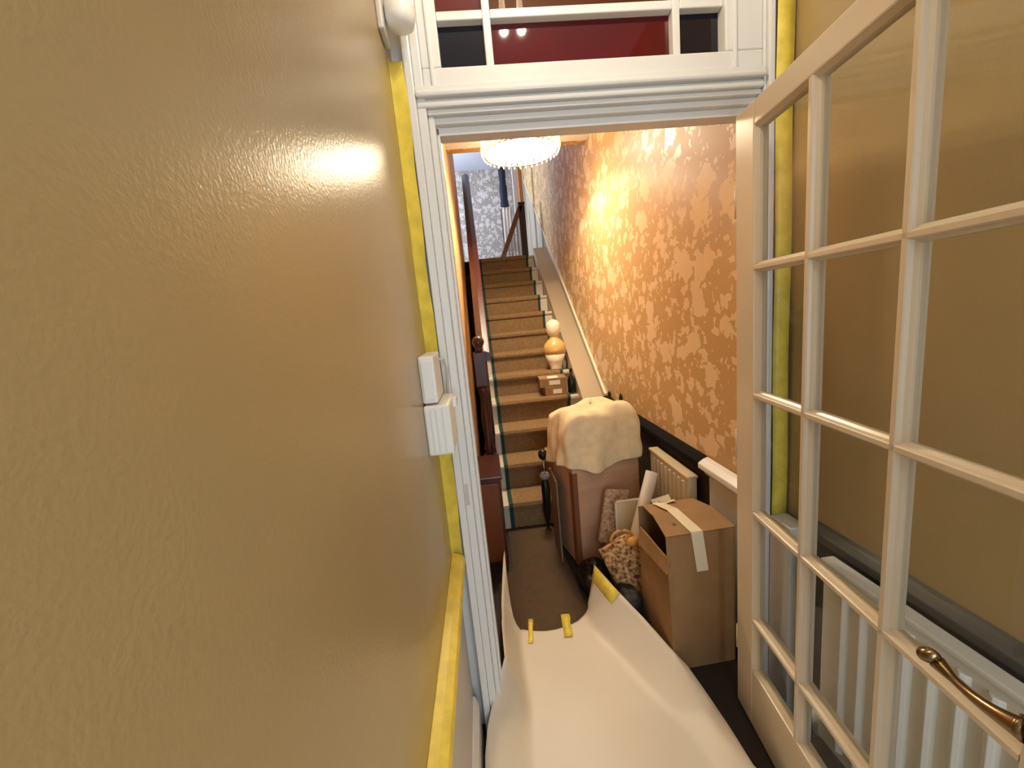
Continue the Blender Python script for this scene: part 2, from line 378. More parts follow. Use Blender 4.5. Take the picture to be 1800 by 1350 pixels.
radiator('white ribbed radiator seen through the panes of the open door', .858, -.15, .955, .12, .698, .052, .036)

# ------------------------------------------------------------ junction boxes at the left
def wallbox(label, x0, x1, y0, y1, z0, z1, groove):
    t = thing('junction_box', label, 'junction box', (x0, (y0+y1)/2, z0))
    M().box(x0, x1, y0, y1, z0, z1).build('casing', PLAST, t, bevel=.006, seg=3)
    if groove:
        for dx in (.25, .45, .7):
            M().box(x0+(x1-x0)*dx, x0+(x1-x0)*dx+.005, y0-.003, y0+.001, z0+.008, z1-.008).build('ridge', PLAST, t, bevel=.001)
        M().box(x1-.012, x1+.010, y1-.05, y1-.01, z1-.035, z1-.005).build('lug', PLAST, t, bevel=.004)
    else:
        M().box(x0+.006, x1-.006, y0-.004, y0+.001, z0+.01, z1-.012).build('cover', PLAST, t, bevel=.003)
        M().tube([(x1, y1-.03, z1-.02), (x1+.012, y1-.02, z1-.022), (x1+.018, y1-.012, z1-.05), (x1+.012, y1-.006, z0)], .004, 8).build('cable', GREYWHITE, t, smooth=True)
    return t
wallbox('white plastic box halfway up the taped corner, upper of the pair', XL, -.126, 1.01, 1.155, 1.232, 1.352, False)
wallbox('white ridged plastic box halfway up the taped corner, lower of the pair', XL, -.100, 1.00, 1.165, 1.098, 1.228, True)
t = thing('door_bell_chime', 'round white plastic fitting high in the left corner above the yellow tape', 'chime', (XL, 1.13, 2.12))
M().box(XL, XL+.014, 1.085, 1.165, 2.118, 2.215).build('back_plate', GREYWHITE, t, bevel=.004)
M().lathe([(.012, .0), (.030, .006), (.036, .022), (.036, .05), (.030, .066), (.020, .072), (.022, .09), (.010, .1)], (XL+.050, 1.125, 2.135), 20).build('housing', PLAST, t, smooth=True)

# two-bulb porch ceiling fitting
t = thing('ceiling_light', 'small two-bulb ceiling light reflected in the red fanlight glass', 'ceiling light', (.23, .74, ZC))
M().lathe([(.07, 0), (.07, -.012), (.05, -.03), (.012, -.035), (.012, -.12)][::-1], (.23, .74, ZC), 24).build('ceiling_plate', BRASS, t, smooth=True)
M().tube([(.200, .74, ZC-.125), (.284, .74, ZC-.125)], .008, 10).build('arm', BRASS, t, smooth=True)
for x in (.208, .276):
    M().lathe([(.010, .05), (.011, .03), (.013, .0), (.016, -.02), (.011, -.036), (.002, -.042)][::-1], (x, .74, ZC-.175), 16).build('bulb', BULB, t, smooth=True)

# ------------------------------------------------------------ hall structure
struct(M().box(HW, HW+.08, YF+.12, 8.0, 0, 4.6).build('wall_right', WALLP), 'gold floral wallpapered wall running up beside the stairs', 'wall')
struct(M().box(-.20, -.12, YF+.12, 5.40, 0, 4.6).build('wall_left', mat('hall_orange_tan_paint', (214, 166, 112), .5)), 'orange tan wall at the left of the stairs', 'wall')
struct(M().box(-.20, HW+.08, YF+.12, 3.27, 2.682, 2.77).build('ceiling', CEIL), 'white ceiling over the lower hall', 'ceiling')
struct(M().box(-.20, HW+.08, 3.27, 3.35, 2.682, 4.6).build('wall_front', WALLP), 'wallpapered wall above the lower hall ceiling facing the stairwell', 'wall')
struct(M().box(-2.0, HW+.08, 7.6, 7.68, 0, 4.6).build('wall_back', wallpaper_mat('daylit_floral_wallpaper', (150, 142, 134), (196, 190, 188), 9)), 'floral wallpapered far wall of the upper landing', 'wall')  # same paper as beside the stairs, with grey daylight put into its colours
struct(M().box(-2.0, HW+.08, 2.66, 7.68, 3.98, 4.06).build('ceiling', mat('landing_ceiling_paint', (214, 220, 236), .7)), 'pale bluish ceiling over the upper landing', 'ceiling')
ST0, GO, RI, NS = 2.58, .25, .18, 12
YL = ST0+GO*(NS-1)
struct(M().box(-2.0, HW, YL+.02, 7.6, 2.0, 2.155).build('floor', HALLC), 'brown carpeted upper landing floor', 'floor')
struct(M().box(-.20, HW, 5.40, 5.44, 0, 2.0).build('wall_back', PINE), 'tan panelled wall under the upper landing', 'wall')
struct(M().box(-2.08, -2.0, 5.4, 7.68, 2.0, 2.4).box(-2.08,-2.0,5.4,7.68,3.9,4.1).build('wall_left', DAYG), 'pale wall at the far left of the upper landing', 'wall')
struct(M().box(-2.08, -.2, 5.32, 5.40, 2.0, 4.1).build('wall_front', DAYG), 'pale wall at the near side of the upper landing', 'wall')
struct(M().box(-.12, HW, 7.575, 7.60, 2.155, 2.40).build('baseboard_back', DAYG, bevel=.004), 'pale tall skirting board at the far end of the landing', 'skirting board')
# right hall wall lower parts
sl = .735
def zl(y): return .755+sl*(y-3.14)
poly = [(YF+.12, 0), (3.14, 0), (7.55, 2.1), (7.55, zl(7.55)), (3.14, zl(3.14)), (3.14, .70), (YF+.12, .70)]
struct(M().prism(poly, 'x', HW-.006, HW).build('trim_6', PANELG), 'taupe grey painted panel below the dado line beside the stairs', 'wall panel')
o = M().hexa([(HW-.018, 3.12, zl(3.12)-.012), (HW, 3.12, zl(3.12)-.012), (HW, 7.3, zl(7.3)-.012), (HW-.018, 7.3, zl(7.3)-.012),
              (HW-.018, 3.12, zl(3.12)+.012), (HW, 3.12, zl(3.12)+.012), (HW, 7.3, zl(7.3)+.012), (HW-.018, 7.3, zl(7.3)+.012)]).build('trim_7', mat('cream_gloss', (232, 220, 196), .3), bevel=.003)
struct(o, 'slim cream dado moulding sloping up the wall beside the stairs', 'dado rail')
rr = [(HW, .655), (HW-.012, .655), (HW-.02, .67), (HW-.045, .69), (HW-.045, .712), (HW-.02, .728), (HW, .735)]
struct(M().prism(rr, 'y', 1.66, 3.13).build('trim_8', BLACKW, bevel=.002), 'near-black dado rail above the radiator in the hall', 'dado rail')
struct(M().box(HW-.012, HW-.006, 1.62, 3.13, .0, .655).build('trim_9', mat('shaded_wall_brown', (50, 38, 27), .85, spec=.2)), 'wall coloured dark brown for shade behind the hall radiator', 'wall panel')  # dark brown colour stands in for the dim, shaded wall here
rr2 = [(x+.002, z) for x, z in rr]
e = thing('trim_10', 'cream end of the hall dado rail beside the door frame', 'dado rail', (HW, 1.5, 0), kind='structure')
M().prism([(x-.004, z) for x, z in rr], 'y', YF+.125, 1.655).build('rail_end', WHITE, e, bevel=.003)
M().box(HW-.016, HW-.006, YF+.125, 1.62, 0, .655).build('panel', GREYWHITE, e)
radiator('cream hall radiator between the tall wrapped box and the open carton', .862, 1.70, 2.13, .14, .63, .046, RADW=mat('shaded_cream_enamel', (206, 188, 152), .4))  # cream enamel colour lowered for the shade it stands in

# ------------------------------------------------------------ staircase
st = thing('staircase', 'straight carpeted staircase climbing to the upper landing', 'staircase', (.4, ST0, 0))
tr0 = ri0 = None
SX0, SX1 = .02, .760
for i in range(NS):
    y = ST0+GO*i; z = RI*(i+1)
    if tr0 is None:
        tr0 = M().box(SX0, SX1, y-.02, y+GO+.005, z-.028, z).build('tread', STEPP, st, bevel=.006)
        ri0 = M().box(SX0, SX1, y, y+.02, z-RI, z-.028).build('riser', STEPP, st)
    else:
        a = tr0.copy(); COL.objects.link(a); a.location = (0, GO*i, RI*i)
        a = ri0.copy(); COL.objects.link(a); a.location = (0, GO*i, RI*i)
def runner(x0, x1, off, name, mt, lab=None):
    p = []
    for i in range(NS):
        y = ST0+GO*i; z = RI*(i+1)
        p += [(y-.001-off, z-RI+(.001+off if i == 0 else .004+off)), (y-.001-off, z-.040), (y-.022-off, z-.030), (y-.026-off, z-.012), (y-.020-off, z+.004+off), (y+.0, z+.006+off)]
    p.append((YL+.20, RI*NS+.006+off))
    rows = [[(x0, yy, zz), (x1, yy, zz)] for yy, zz in p]
    r = M().grid(rows).build(name, mt, st, solid=.006)
    if lab: r['label'] = lab
    return r
runner(.085, .660, .003, 'stair_carpet', CARPET, 'brown stair carpet runner')
runner(.060, .087, .0035, 'carpet_binding', GREEN, 'dark green carpet edge')
runner(.658, .685, .0035, 'carpet_binding', GREEN, 'dark green carpet edge')
# strings: left mahogany, right cream against the wall
def sloped(x0, x1, dz0, dz1, y0, y1, mt, name, parent, bevel=.003):
    f = lambda y: RI+(y-ST0)*RI/GO
    return M().hexa([(x0, y0, f(y0)+dz0), (x1, y0, f(y0)+dz0), (x1, y1, f(y1)+dz0), (x0, y1, f(y1)+dz0),
                     (x0, y0, f(y0)+dz1), (x1, y0, f(y0)+dz1), (x1, y1, f(y1)+dz1), (x0, y1, f(y1)+dz1)]).build(name, mt, parent, bevel=bevel)
sloped(.760, HW-.006, -.35, .09, ST0+.02, YL, mat('string_cream', (172, 154, 126), .45), 'wall_string', st)
sloped(-.03, SX0, -.30, .14, ST0+.05, YL, DKWOOD, 'outer_string', st)
rail_o = M()
f2 = lambda y: 1.19+(y-2.6)*.72
rp = [(-.036, 0), (.036, 0), (.044, .02), (.038, .05), (.0, .066), (-.038, .05), (-.044, .02)]
y0, y1 = 2.60, 5.33
vs = [(x, y0, f2(y0)+z-.03) for x, z in rp]+[(x, y1, f2(y1)+z-.03) for x, z in rp]; n = 7
rail_o.add(vs, [tuple(range(n)), tuple(range(2*n-1, n-1, -1))]+[(i, i+n, (i+1) % n+n, (i+1) % n) for i in range(n)])
rail_o.build('handrail', MAHOG, st, bevel=.003)
def newel(x, y, zb, zt, name='newel_post', parent=st, mt=MAHOG, hw=.04):
    o = M().box(x-hw, x+hw, y-hw, y+hw, zb, zb+.42*(zt-zb)).build(name, mt, parent, bevel=.006)
    M().box(x-hw, x+hw, y-hw, y+hw, zt-.22*(zt-zb), zt-.06).build('top_block', mt, o, bevel=.006)
    a, b = zb+.42*(zt-zb), zt-.22*(zt-zb); h = b-a
    M().lathe([(hw*.9, 0), (hw*.6, .04*h), (hw*.85, .10*h), (hw*.55, .2*h), (hw*.8, .55*h), (hw*.55, .85*h), (hw*.85, .93*h), (hw*.9, h)], (x, y, a), 16).build('turned_shaft', mt, o, smooth=True, world=True)
    M().lathe([(hw*.5, -.012), (hw*.6, 0), (hw*.5, .012), (hw*.8, .03), (hw*1.0, .05), (hw*.85, .072), (hw*.45, .088), (.001, .092)], (x, y, zt-.05), 20).build('ball_finial', mt, o, smooth=True)
    return o
newel(-.030, ST0+.01, 0, 1.285)
newel(-.0, YL+.06, RI*NS, RI*NS+.98, mt=DKWOOD, hw=.035)
bl = None
for k in range(22):
    y = ST0+.16+k*.12
    if y > YL-.02: break
    zb = RI+(y-ST0)*RI/GO+.13; h = f2(y)-.03-zb
    if bl is None:
        hb = h
        bl = M().lathe([(.020, 0), (.020, .12*h), (.014, .16*h), (.024, .3*h), (.014, .62*h), (.020, .8*h), (.016, 1.03*h)], (-.004, y, zb), 10).build('baluster', DKWOOD, st, smooth=True)
        yb, zb0 = y, zb
    else:
        c = bl.copy(); COL.objects.link(c); c.location = (0, y-yb, zb-zb0)

# landing balustrade at the top
lb = thing('landing_balustrade', 'dark wooden post with sloping rail and white balusters at the stair top', 'balustrade', (.69, 5.66, 2.155))
M().box(.655, .735, 5.60, 5.68, 2.155, 2.86).build('newel_post', DKWOOD, lb, bevel=.006)
M().box(.650, .740, 5.595, 5.685, 2.86, 2.885).build('post_cap', DKWOOD, lb, bevel=.006)
M().hexa([(.33, 5.60, 2.155), (.40, 5.60, 2.155), (.40, 5.66, 2.155), (.33, 5.66, 2.155), (.645, 5.60, 2.84), (.715, 5.60, 2.84), (.715, 5.66, 2.84), (.645, 5.66, 2.84)]).build('sloping_rail', mat('brown_wood_rail', (112, 74, 46), .4), lb, bevel=.006)
for k in range(5):
    x = .44+k*.045; M().box(x-.012, x+.012, 5.69, 5.714, 2.155, 2.155+.10+.60*(k+1)/6).build('baluster', DAYG, lb, bevel=.003)
c = thing('hanging_coat', 'navy coat hanging at the far end of the landing', 'coat', (.585, 6.9, 3.0))
rows = []
for k in range(12):
    z = 3.75-k*.07; hw = .030+.012*k/11; rows.append([(.585+hw*1.6*math.cos(a)+.006*math.sin(k*1.7+a*3), 6.9+.04*math.sin(a)+.008*math.sin(a*5+k*.3), z) for a in [2*PI*j/16 for j in range(17)]])
M().grid(rows).build('coat_body', NAVYC, c, smooth=True, solid=.004)
M().tube([(.585, 6.9, 3.70), (.585, 6.9, 3.80), (.585, 6.93, 3.82), (.585, 6.93, 3.98)], .006, 8).build('hook', CHROME, c, smooth=True)
struct(M().box(.735, .79, 6.05, 6.12, 2.155, 3.98).build('trim_11', PINE, bevel=.004), 'orange brown wooden door post on the upper landing', 'door post')
struct(M().box(.66, .735, 6.12, 6.16, 2.155, 3.98).build('trim_12', DAYG, bevel=.004), 'pale door edge beside the orange brown post on the landing', 'door edge')
wt = thing('towel', 'white towel hanging below the navy coat on the landing', 'towel', (.57, 6.55, 2.42))
M().grid([[(.50+.14*j/10, 6.55+.012*math.sin(j*1.9+i*.2), 3.06-i*.064) for j in range(11)] for i in range(11)]).build('cloth', PAPER, wt, smooth=True, solid=.008)
M().tube([(.48, 6.55, 3.065), (.66, 6.55, 3.065)], .007, 8).build('rail', CHROME, wt, smooth=True)
M().box(.485, .495, 6.545, 6.565, 2.155, 3.07).box(.645, .655, 6.545, 6.565, 2.155, 3.07).build('stand', CHROME, wt)

# ------------------------------------------------------------ hall crystal ceiling lamp
LX, LY, LZ, ZH = .392, 2.95, 2.52, 2.682
LR = 1.23
hl = thing('crystal_ceiling_lamp', 'round lit crystal ceiling lamp hanging in the hall', 'ceiling lamp', (LX, LY, ZH))
M().lathe([(.15, 0), (.15, -.03), (.250, -.05), (.254, -.07)][::-1], (LX, LY, ZH), 40).build('ceiling_plate', CHROME, hl, smooth=True)
for zz in (ZH-.085, LZ-.012):
    pr_ = [(LX+.248*math.cos(2*PI*j/48), LY+.248*math.sin(2*PI*j/48), zz) for j in range(49)]
    M().tube(pr_, .006, 8, cap=False).build('metal_ring', CHROME, hl, smooth=True)
M().lathe([(.216, .0), (.238, .015), (.242, .075)], (LX, LY, LZ+.012), 40).build('diffuser', LAMPE, hl, smooth=True)
cr = None
for k in range(38):
    a = 2*PI*k/38
    if cr is None:
        cr = M().lathe([(.001, -.030), (.014, -.006), (.017, .014), (.010, .05), (.013, .085), (.004, .105)], (0, 0, 0), 6).build('crystal', CRYS, hl, world=False); cr.location = (.256, 0, LZ-ZH)
    else:
        q = cr.copy(); COL.objects.link(q); q.location = (.256*math.cos(a), .256*math.sin(a), LZ-ZH); q.rotation_euler = (0, 0, a)

# ------------------------------------------------------------ floor carpet and protection sheet
hc = M().grid([[(-.05 if y < 2 else .034, y, .006), (.2, y, .008), (min(.46, .33+.04*(2.6-y)), y, .006)] for y in (1.33, 1.5, 1.8, 1.99, 2.1, 2.4, 2.555)]).build('carpet_runner', HALLC, solid=.010, smooth=True)
hc.location.z = .0
tag(hc, 'dark brown carpet runner on the hall floor leading to the stairs', 'carpet')

# sheet profile stations: y, left edge (x,z), left fold x, right fold x, right edge (x,z)
ST = [(-.9, (-.125, .05), .03, .80, (.88, .05)), (.6, (-.130, .045), .03, .70, (.80, .03)), (.95, (-.132, .045), .025, .58, (.665, .035)),
      (1.08, (-.130, .060), .023, .545, (.665, .030)), (1.15, (-.118, .085), .023, .515, (.662, .028)), (1.20, (-.098, .115), .023, .495, (.650, .045)), (1.28, (-.040, .215), .026, .465, (.632, .065)),
      (1.36, (-.042, .205), .025, .442, (.603, .075)), (1.50, (-.044, .170), .025, .39, (.552, .104)), (1.60, (-.040, .130), .028, .345, (.500, .135)),
      (1.68, (-.034, .110), .035, .345, (.460, .170))]
rows = []
NX = 34
def far_y(x):   # curved front edge of the sheet on the carpet
    return 1.645+.0*x
for y, (lx, lz), lf, rf, (rx, rz) in ST:
    pl = []
    for k in range(NX+1):
        t = k/NX
        if t < .22:
            s = t/.22; x = lx+(lf-lx)*s; z = .0+lz*(1-s)**1.25
        elif t < .72:
            s = (t-.22)/.5; x = lf+(rf-lf)*s; z = 0
        else:
            s = (t-.72)/.28; x = rf+(rx-rf)*s; z = rz*s**1.15
        pl.append((x, y, z+.017+.0012*math.sin(x*17+y*9)))
    rows.append(pl)
# resample finely in y
fine = []
for i in range(len(rows)-1):
    nsub = 6
    for q in range(nsub):
        t = q/nsub; fine.append([tuple(a[c]*(1-t)+b[c]*t for c in range(3)) for a, b in zip(rows[i], rows[i+1])])
fine.append(rows[-1])
# corners stretch beyond the middle: left strip up to 1.95, right tip to 1.77
last = rows[-1]
sh = M(); sh.grid(fine)
sheet = sh.build('protection_sheet', SHEET, smooth=True, solid=.004)
tag(sheet, 'cream protective floor sheet with upturned edges laid through the doorway', 'floor sheet')
# trim the far middle edge into a shallow curve and pull the corners forward
me = sheet.data
for v in me.vertices:
    x, y, z = v.co
    if y > 1.55:
        t = max(0, (y-1.55)/.13)
        # target far edge in y by x
        def fy(x):
            if x < .035: return 1.635+max(0,(.012-x)/.046)**2.2*.45+(.035-x)*.8
            if x < .30: return 1.615+.03*((x-.17)/.13)**2
            if x < .36: return 1.645+(x-.30)/.06*.05
            return 1.695+(x-.36)/.10*.075
        ny = 1.55+t*(fy(x)-1.55)
        v.co.y = ny
        if x < .035 and ny > 1.62: v.co.x = x+(ny-1.62)*.06; v.co.z = z
        if x > .37: v.co.x = x-max(0, ny-y)*.38; v.co.z = z+max(0, (x-.40))*.25*t
tapes = []
def tape_tab(p0, p1, wd, label, h=.001):
    p0 = Vector(p0); p1 = Vector(p1); d = (p1-p0).normalized(); s = Vector((-d.y, d.x, 0)).normalized()*wd/2
    rows = []
    for k in range(6):
        t = k/5; c = p0.lerp(p1, t); rows.append([c-s, c+Vector((0, 0, h)), c+s*(1+.15*math.sin(k*2))])
    o = M().grid(rows).build('masking_tape', YTAPE, solid=.001, smooth=True); tag(o, label, 'tape'); return o
tape_tab((.085, 1.70, .0185), (.070, 1.555, .0225), .022, 'thin yellow tape tab holding the left of the sheet end to the carpet')
tape_tab((.250, 1.70, .0185), (.238, 1.56, .0225), .04, 'wide yellow tape tab beside the upturned corner of the sheet')

dg = sheet.data; nc = NX+1; nr = len(dg.vertices)//nc
edge = [dg.vertices[i*nc+NX].co.copy() for i in range(nr-1, nr-9, -1)]; edge2 = [dg.vertices[i*nc+NX-3].co.copy() for i in range(nr-1, nr-9, -1)]
UPV = Vector((-.003, 0, .003))
o = M().grid([[tuple(a_+UPV), tuple(a_.lerp(b_, .9)+UPV)] for a_, b_ in zip(edge, edge2)]).build('masking_tape', YTAPE, solid=.001, smooth=True)
tag(o, 'yellow tape strip along the upturned right corner of the floor sheet', 'tape')
# ------------------------------------------------------------ reddish cabinet at the left
cb = thing('cabinet', 'low narrow reddish brown wooden cabinet against the left wall', 'cabinet', (-.05, 2.3, 0))
M().box(-.115, .018, 2.13, 2.50, .03, .548).build('body', MAHOG, cb, bevel=.004)
M().box(-.118, .026, 2.12, 2.51, .548, .566).build('top', MAHOG, cb, bevel=.004)
M().box(-.10, .004, 2.122, 2.131, .06, .53).build('front_panel', mat('red_brown_veneer', (118, 62, 32), .35, noise=.15, stretch=(1, 1, .2)), cb, bevel=.003)
M().box(-.112, .012, 2.14, 2.49, 0, .03).build('plinth', DKWOOD, cb)
struct(M().box(-.12, -.105, 1.335, 2.12, 0, .12).build('baseboard_left', DKWOOD, bevel=.003), 'dark brown skirting board at the left of the hall carpet', 'skirting board')

# ------------------------------------------------------------ tall wrapped box with cloth
tb = thing('wrapped_box', 'tall pinkish tan box standing in the hall under a cream cloth', 'box', (.575, 2.235, 0), math.radians(12))
M().box(-.205, .205, -.145, .145, .012, .835).build('body', TANB, tb, bevel=.006, world=False)
M().box(-.207, -.180, -.1475, -.10, .012, .56).build('corner_strip', mat('dark_tan_edge', (120, 76, 46), .7), tb, world=False)
M().box(-.19, .19, -.13, .13, 0, .012).build('base_pad', DKWOOD, tb, world=False)
# draped cloth over the top
cl = M()
prof_n = 64
def ringpts(sc, z, wob, k):
    out = []
    for j in range(prof_n+1):
        a = 2*PI*(j % prof_n)/prof_n
        ca, sa = math.cos(a), math.sin(a)
        q = (abs(ca)**9+abs(sa)**9)**(-1/9)
        x = .207*sc*q*ca; y = .147*sc*q*sa
        wv = wob*math.sin(a*7+k*.4)+wob*.6*math.sin(a*13+1)
        nx, ny = ca, sa
        out.append((x+wv*nx, y+wv*ny, z))
    return out
rings = [ringpts(.001, .893, 0, 0), ringpts(.3, .896, .0, 0), ringpts(.55, .890, .001, 0), ringpts(.75, .880, .003, 0), ringpts(.92, .862, .004, 0), ringpts(1.04, .838, .006, 1), ringpts(1.08, .80, .008, 2), ringpts(1.09, .74, .011, 3), ringpts(1.10, .68, .014, 4), ringpts(1.12, .62, .017, 5), ringpts(1.13, .565, .019, 6)]
for r in rings:
    for j in range(len(r)):
        x, y, z = r[j]
        if z < .80:   # uneven hem, longer at front left
            z -= (.80-z)*(.10*math.sin(3*math.atan2(y, x)+.6)-.02); 
        else: z += .010*math.sin(x*19+y*13)+.012*math.sin(y*37-x*11)+.006*math.sin(x*58+y*21)
        f_ = .010*math.sin(x*31+z*17)*math.sin(y*29-z*23)+.007*math.sin(z*41+x*15+y*9)
        r[j] = (x*(1+f_*4), y*(1+f_*4), z)
cl.grid(rings)
clo = cl.build('cloth', CLOTH, None, smooth=True, solid=.006, sub=1)
clo.location = (.575, 2.235, 0); clo.rotation_euler = (0, 0, math.radians(12))
tag(clo, 'crumpled cream cloth draped over the tall box in the hall', 'cloth')
tp = M().box(.320, .330, 2.12, 2.34, 0, .50).build('flat_panel', TAUPEB, bevel=.003)
tag(tp, 'flat taupe board standing on edge left of the tall wrapped box', 'board')

# ------------------------------------------------------------ open carton beside the door
bx = thing('carton', 'large brown carton with white tape standing behind the hinge of the open door', 'carton', (.735, 1.49, 0), math.radians(2))
a, b, h = .128, .145, .575
M().hexa([(-a,-b,0),(a,-b,0),(a,-b+.005,0),(-a,-b+.005,0),(-a-.018,-b,h),(a,-b,h),(a,-b+.005,h),(-a-.018,-b+.005,h)]).build('front_wall', CARD, bx, world=False, bevel=.001)
M().box(-a, a, b-.005, b, 0, h-.02).build('back_wall', CARD, bx, world=False, bevel=.001)
M().box(-a, -a+.005, -b+.005, b-.005, 0, .465).build('side_wall', CARD, bx, world=False, bevel=.001)
M().box(a-.005, a, -b+.005, b-.005, 0, h-.02).build('side_wall', CARD, bx, world=False, bevel=.001)
M().box(-a+.005, a-.005, -b+.005, b-.005, 0, .005).build('bottom', CARDI, bx, world=False)
M().hexa([(-a-.018, -b, h-.004), (a, -b, h-.004), (a, .01, h+.006), (-a+.002, .01, h+.006), (-a-.018, -b, h), (a, -b, h), (a, .01, h+.010), (-a+.002, .01, h+.010)]).build('front_flap', CARD, bx, world=False)
M().hexa([(-a+.002, .012, h+.002), (a, .012, h+.002), (a, b, h-.024), (-a+.02, b, h-.024), (-a+.002, .012, h+.006), (a, .012, h+.006), (a, b, h-.020), (-a+.02, b, h-.020)]).build('back_flap', CARD, bx, world=False)
M().hexa([(-a-.02, -b+.0, .42), (-a-.016, -b+.0, .42), (-a-.016, b-.03, .40), (-a-.02, b-.03, .40), (-a-.004, -b, .468), (-a, -b, .468), (-a, b-.02, .468), (-a-.004, b-.02, .468)]).build('side_flap', CARD, bx, world=False)
tprow = [(-.045, b-.01, h-.012), (-.035, .02, h+.0125), (-.026, -b+.0, h+.004), (-.025, -b-.002, h-.006), (-.016, -b-.003, h-.08), (-.006, -b-.003, h-.16)]
M().grid([[(x-.023, y, z), (x+.023, y, z)] for x, y, z in tprow]).build('parcel_tape', PARCEL, bx, world=False, solid=.0008)
M().grid([[(-.045+.01*math.sin(k), b-.03+.012*k, h-.018+.016*math.sin(k*1.3)), (.03, b-.03+.012*k, h-.012+.012*math.sin(k*1.3+1))] for k in range(6)]).build('loose_tape', PARCEL, bx, world=False, solid=.001)
M().box(-.085, -.072, -.085, -.072, h+.0045, h+.0065).build('printed_mark', CARDI, bx, world=False)

# ------------------------------------------------------------ things between box and carton
def lumpy(name, c, r, mt, label, cat, seed, pw=2.5, amp=.10, parent=None, group=None):
    rnd = random.Random(seed); ph = [rnd.uniform(0, 6) for _ in range(6)]
    rows = []
    for i in range(19):
        th = PI*i/18; row = []
        for j in range(33):
            a = 2*PI*(j % 32)/32
            d = Vector((math.sin(th)*math.cos(a), math.sin(th)*math.sin(a), math.cos(th)))
            q = (abs(d.x)**pw+abs(d.y)**pw+abs(d.z)**pw)**(-1/pw)
            k = 1+amp*(math.sin(3*d.x+ph[0]+2*d.z)*math.sin(4*d.y+ph[1])+.5*math.sin(9*d.x+ph[2])*math.sin(8*d.z+ph[3])+.3*math.sin(17*d.y+ph[4]+9*d.x))
            z = d.z*q*r[2]*k
            row.append((c[0]+d.x*q*r[0]*k, c[1]+d.y*q*r[1]*k, max(c[2]+z, .004)))
        rows.append(row)
    o = M().grid(rows).build(name, mt, parent, smooth=True)
    if label: tag(o, label, cat, group)
    return o
bb = thing('bin_bag', 'black plastic bag on the floor beside the upturned sheet corner', 'bag', (.50, 1.97, 0))
lumpy('bag_body', (.445, 1.87, .060), (.08, .13, .058), BAGBLK, None, None, 3, parent=bb)
M().lathe([(.02, -.01), (.012, .01), (.03, .04), (.034, .055)], (.445, 1.86, .112), 10).build('tied_neck', BAGBLK, bb, smooth=True)
bb2 = lumpy('holdall', (.545, 1.64, .075), (.05, .075, .07), mat('black_nylon', (24, 22, 22), .6), 'small black nylon holdall against the left side of the carton', 'bag', 8, pw=3.5, amp=.05)
pb = thing('patterned_bag', 'brown and tan mottled patterned bag leaning between box and carton', 'bag', (.62, 1.80, 0))
R = Matrix.Rotation(math.radians(-22), 4, 'Y')
body = M()
for zi, (hw, hd) in enumerate(((.085, .05), (.098, .062), (.095, .058), (.085, .045), (.075, .025))):
    pass
rows = []
for zi in range(9):
    t = zi/8; hw = .10*(1-.15*t); hd = .055*(1-.75*t*t); row = []
    for j in range(29):
        a = 2*PI*(j % 28)/28; ca, sa = math.cos(a), math.sin(a); q = (abs(ca)**4+abs(sa)**4)**(-.25)
        p = R @ Vector((hw*q*ca+.006*math.sin(5*a+zi), hd*q*sa+.006*math.sin(3*a+zi*1.3), -.01+.30*t))
        row.append((.64+p.x, 1.76+p.y, .05+p.z))
    rows.append(row)
body.grid(rows); body.f.append(tuple(range(28))[::-1]); body.f.append(tuple(8*29+j for j in range(28)))
body.build('bag_body', LEOP, pb, smooth=True)
hd_ = []
for k in range(15):
    a = PI*k/14; hd_.append((.58+.055*math.cos(a)-.02, 1.745, .33+.05*math.sin(a)))
M().tube(hd_, .007, 8).build('handle', mat('tan_leather', (196, 140, 72), .5), pb, smooth=True)
M().lathe([(.001, 0), (.03, .004), (.034, .02), (.02, .035), (.001, .036)], (.60, 1.73, .315), 14).build('tan_flap', mat('mustard_leather', (200, 146, 70), .5), pb, smooth=True)
sp = M().hexa([(.50, 1.95, .20), (.62, 1.95, .16), (.62, 1.98, .16), (.50, 1.98, .20), (.57, 2.0, .47), (.70, 2.0, .45), (.70, 2.03, .45), (.57, 2.03, .47)]).build('cushion', SPOTF, bevel=.012, seg=3, smooth=False)
tag(sp, 'pale speckled cushion leaning on the tall box behind the patterned bag', 'cushion')
pf = thing('picture_frame', 'small cream framed board standing behind the patterned bag', 'picture frame', (.64, 1.885, .27))
M().box(.592, .722, 1.922, 1.928, .20, .435).build('board', mat('cream_card', (222, 208, 176), .6), pf)
for q in ((.588, .596, .196, .44), (.718, .728, .196, .44), (.588, .728, .432, .44)):
    M().box(q[0], q[1], 1.916, 1.932, q[2], q[3]).build('frame_edge', PAPER, pf, bevel=.002)
rl = M().tube([(.625, 1.815, .20), (.805, 1.955, .56)], .032, 20, cap=False).tube([(.625, 1.815, .20), (.805, 1.955, .56)], .026, 20, cap=False)
tag(rl.build('paper_roll', PAPER, smooth=True), 'white paper roll leaning towards the hall radiator', 'roll')

# dark ornaments on the dado rail
for k, (y, hh, lab) in enumerate(((2.98, .07, 'small dark ornament on the dado rail, farther of the two'), (2.72, .10, 'small dark ornament on the dado rail, nearer of the two'))):
    tag(M().lathe([(.016, 0), (.018, .01), (.008, hh*.35), (.015, hh*.55), (.012, hh*.8), (.001, hh)], (HW-.022, y, .729), 14).build('ornament', BLACKP, smooth=True), lab, 'ornament')

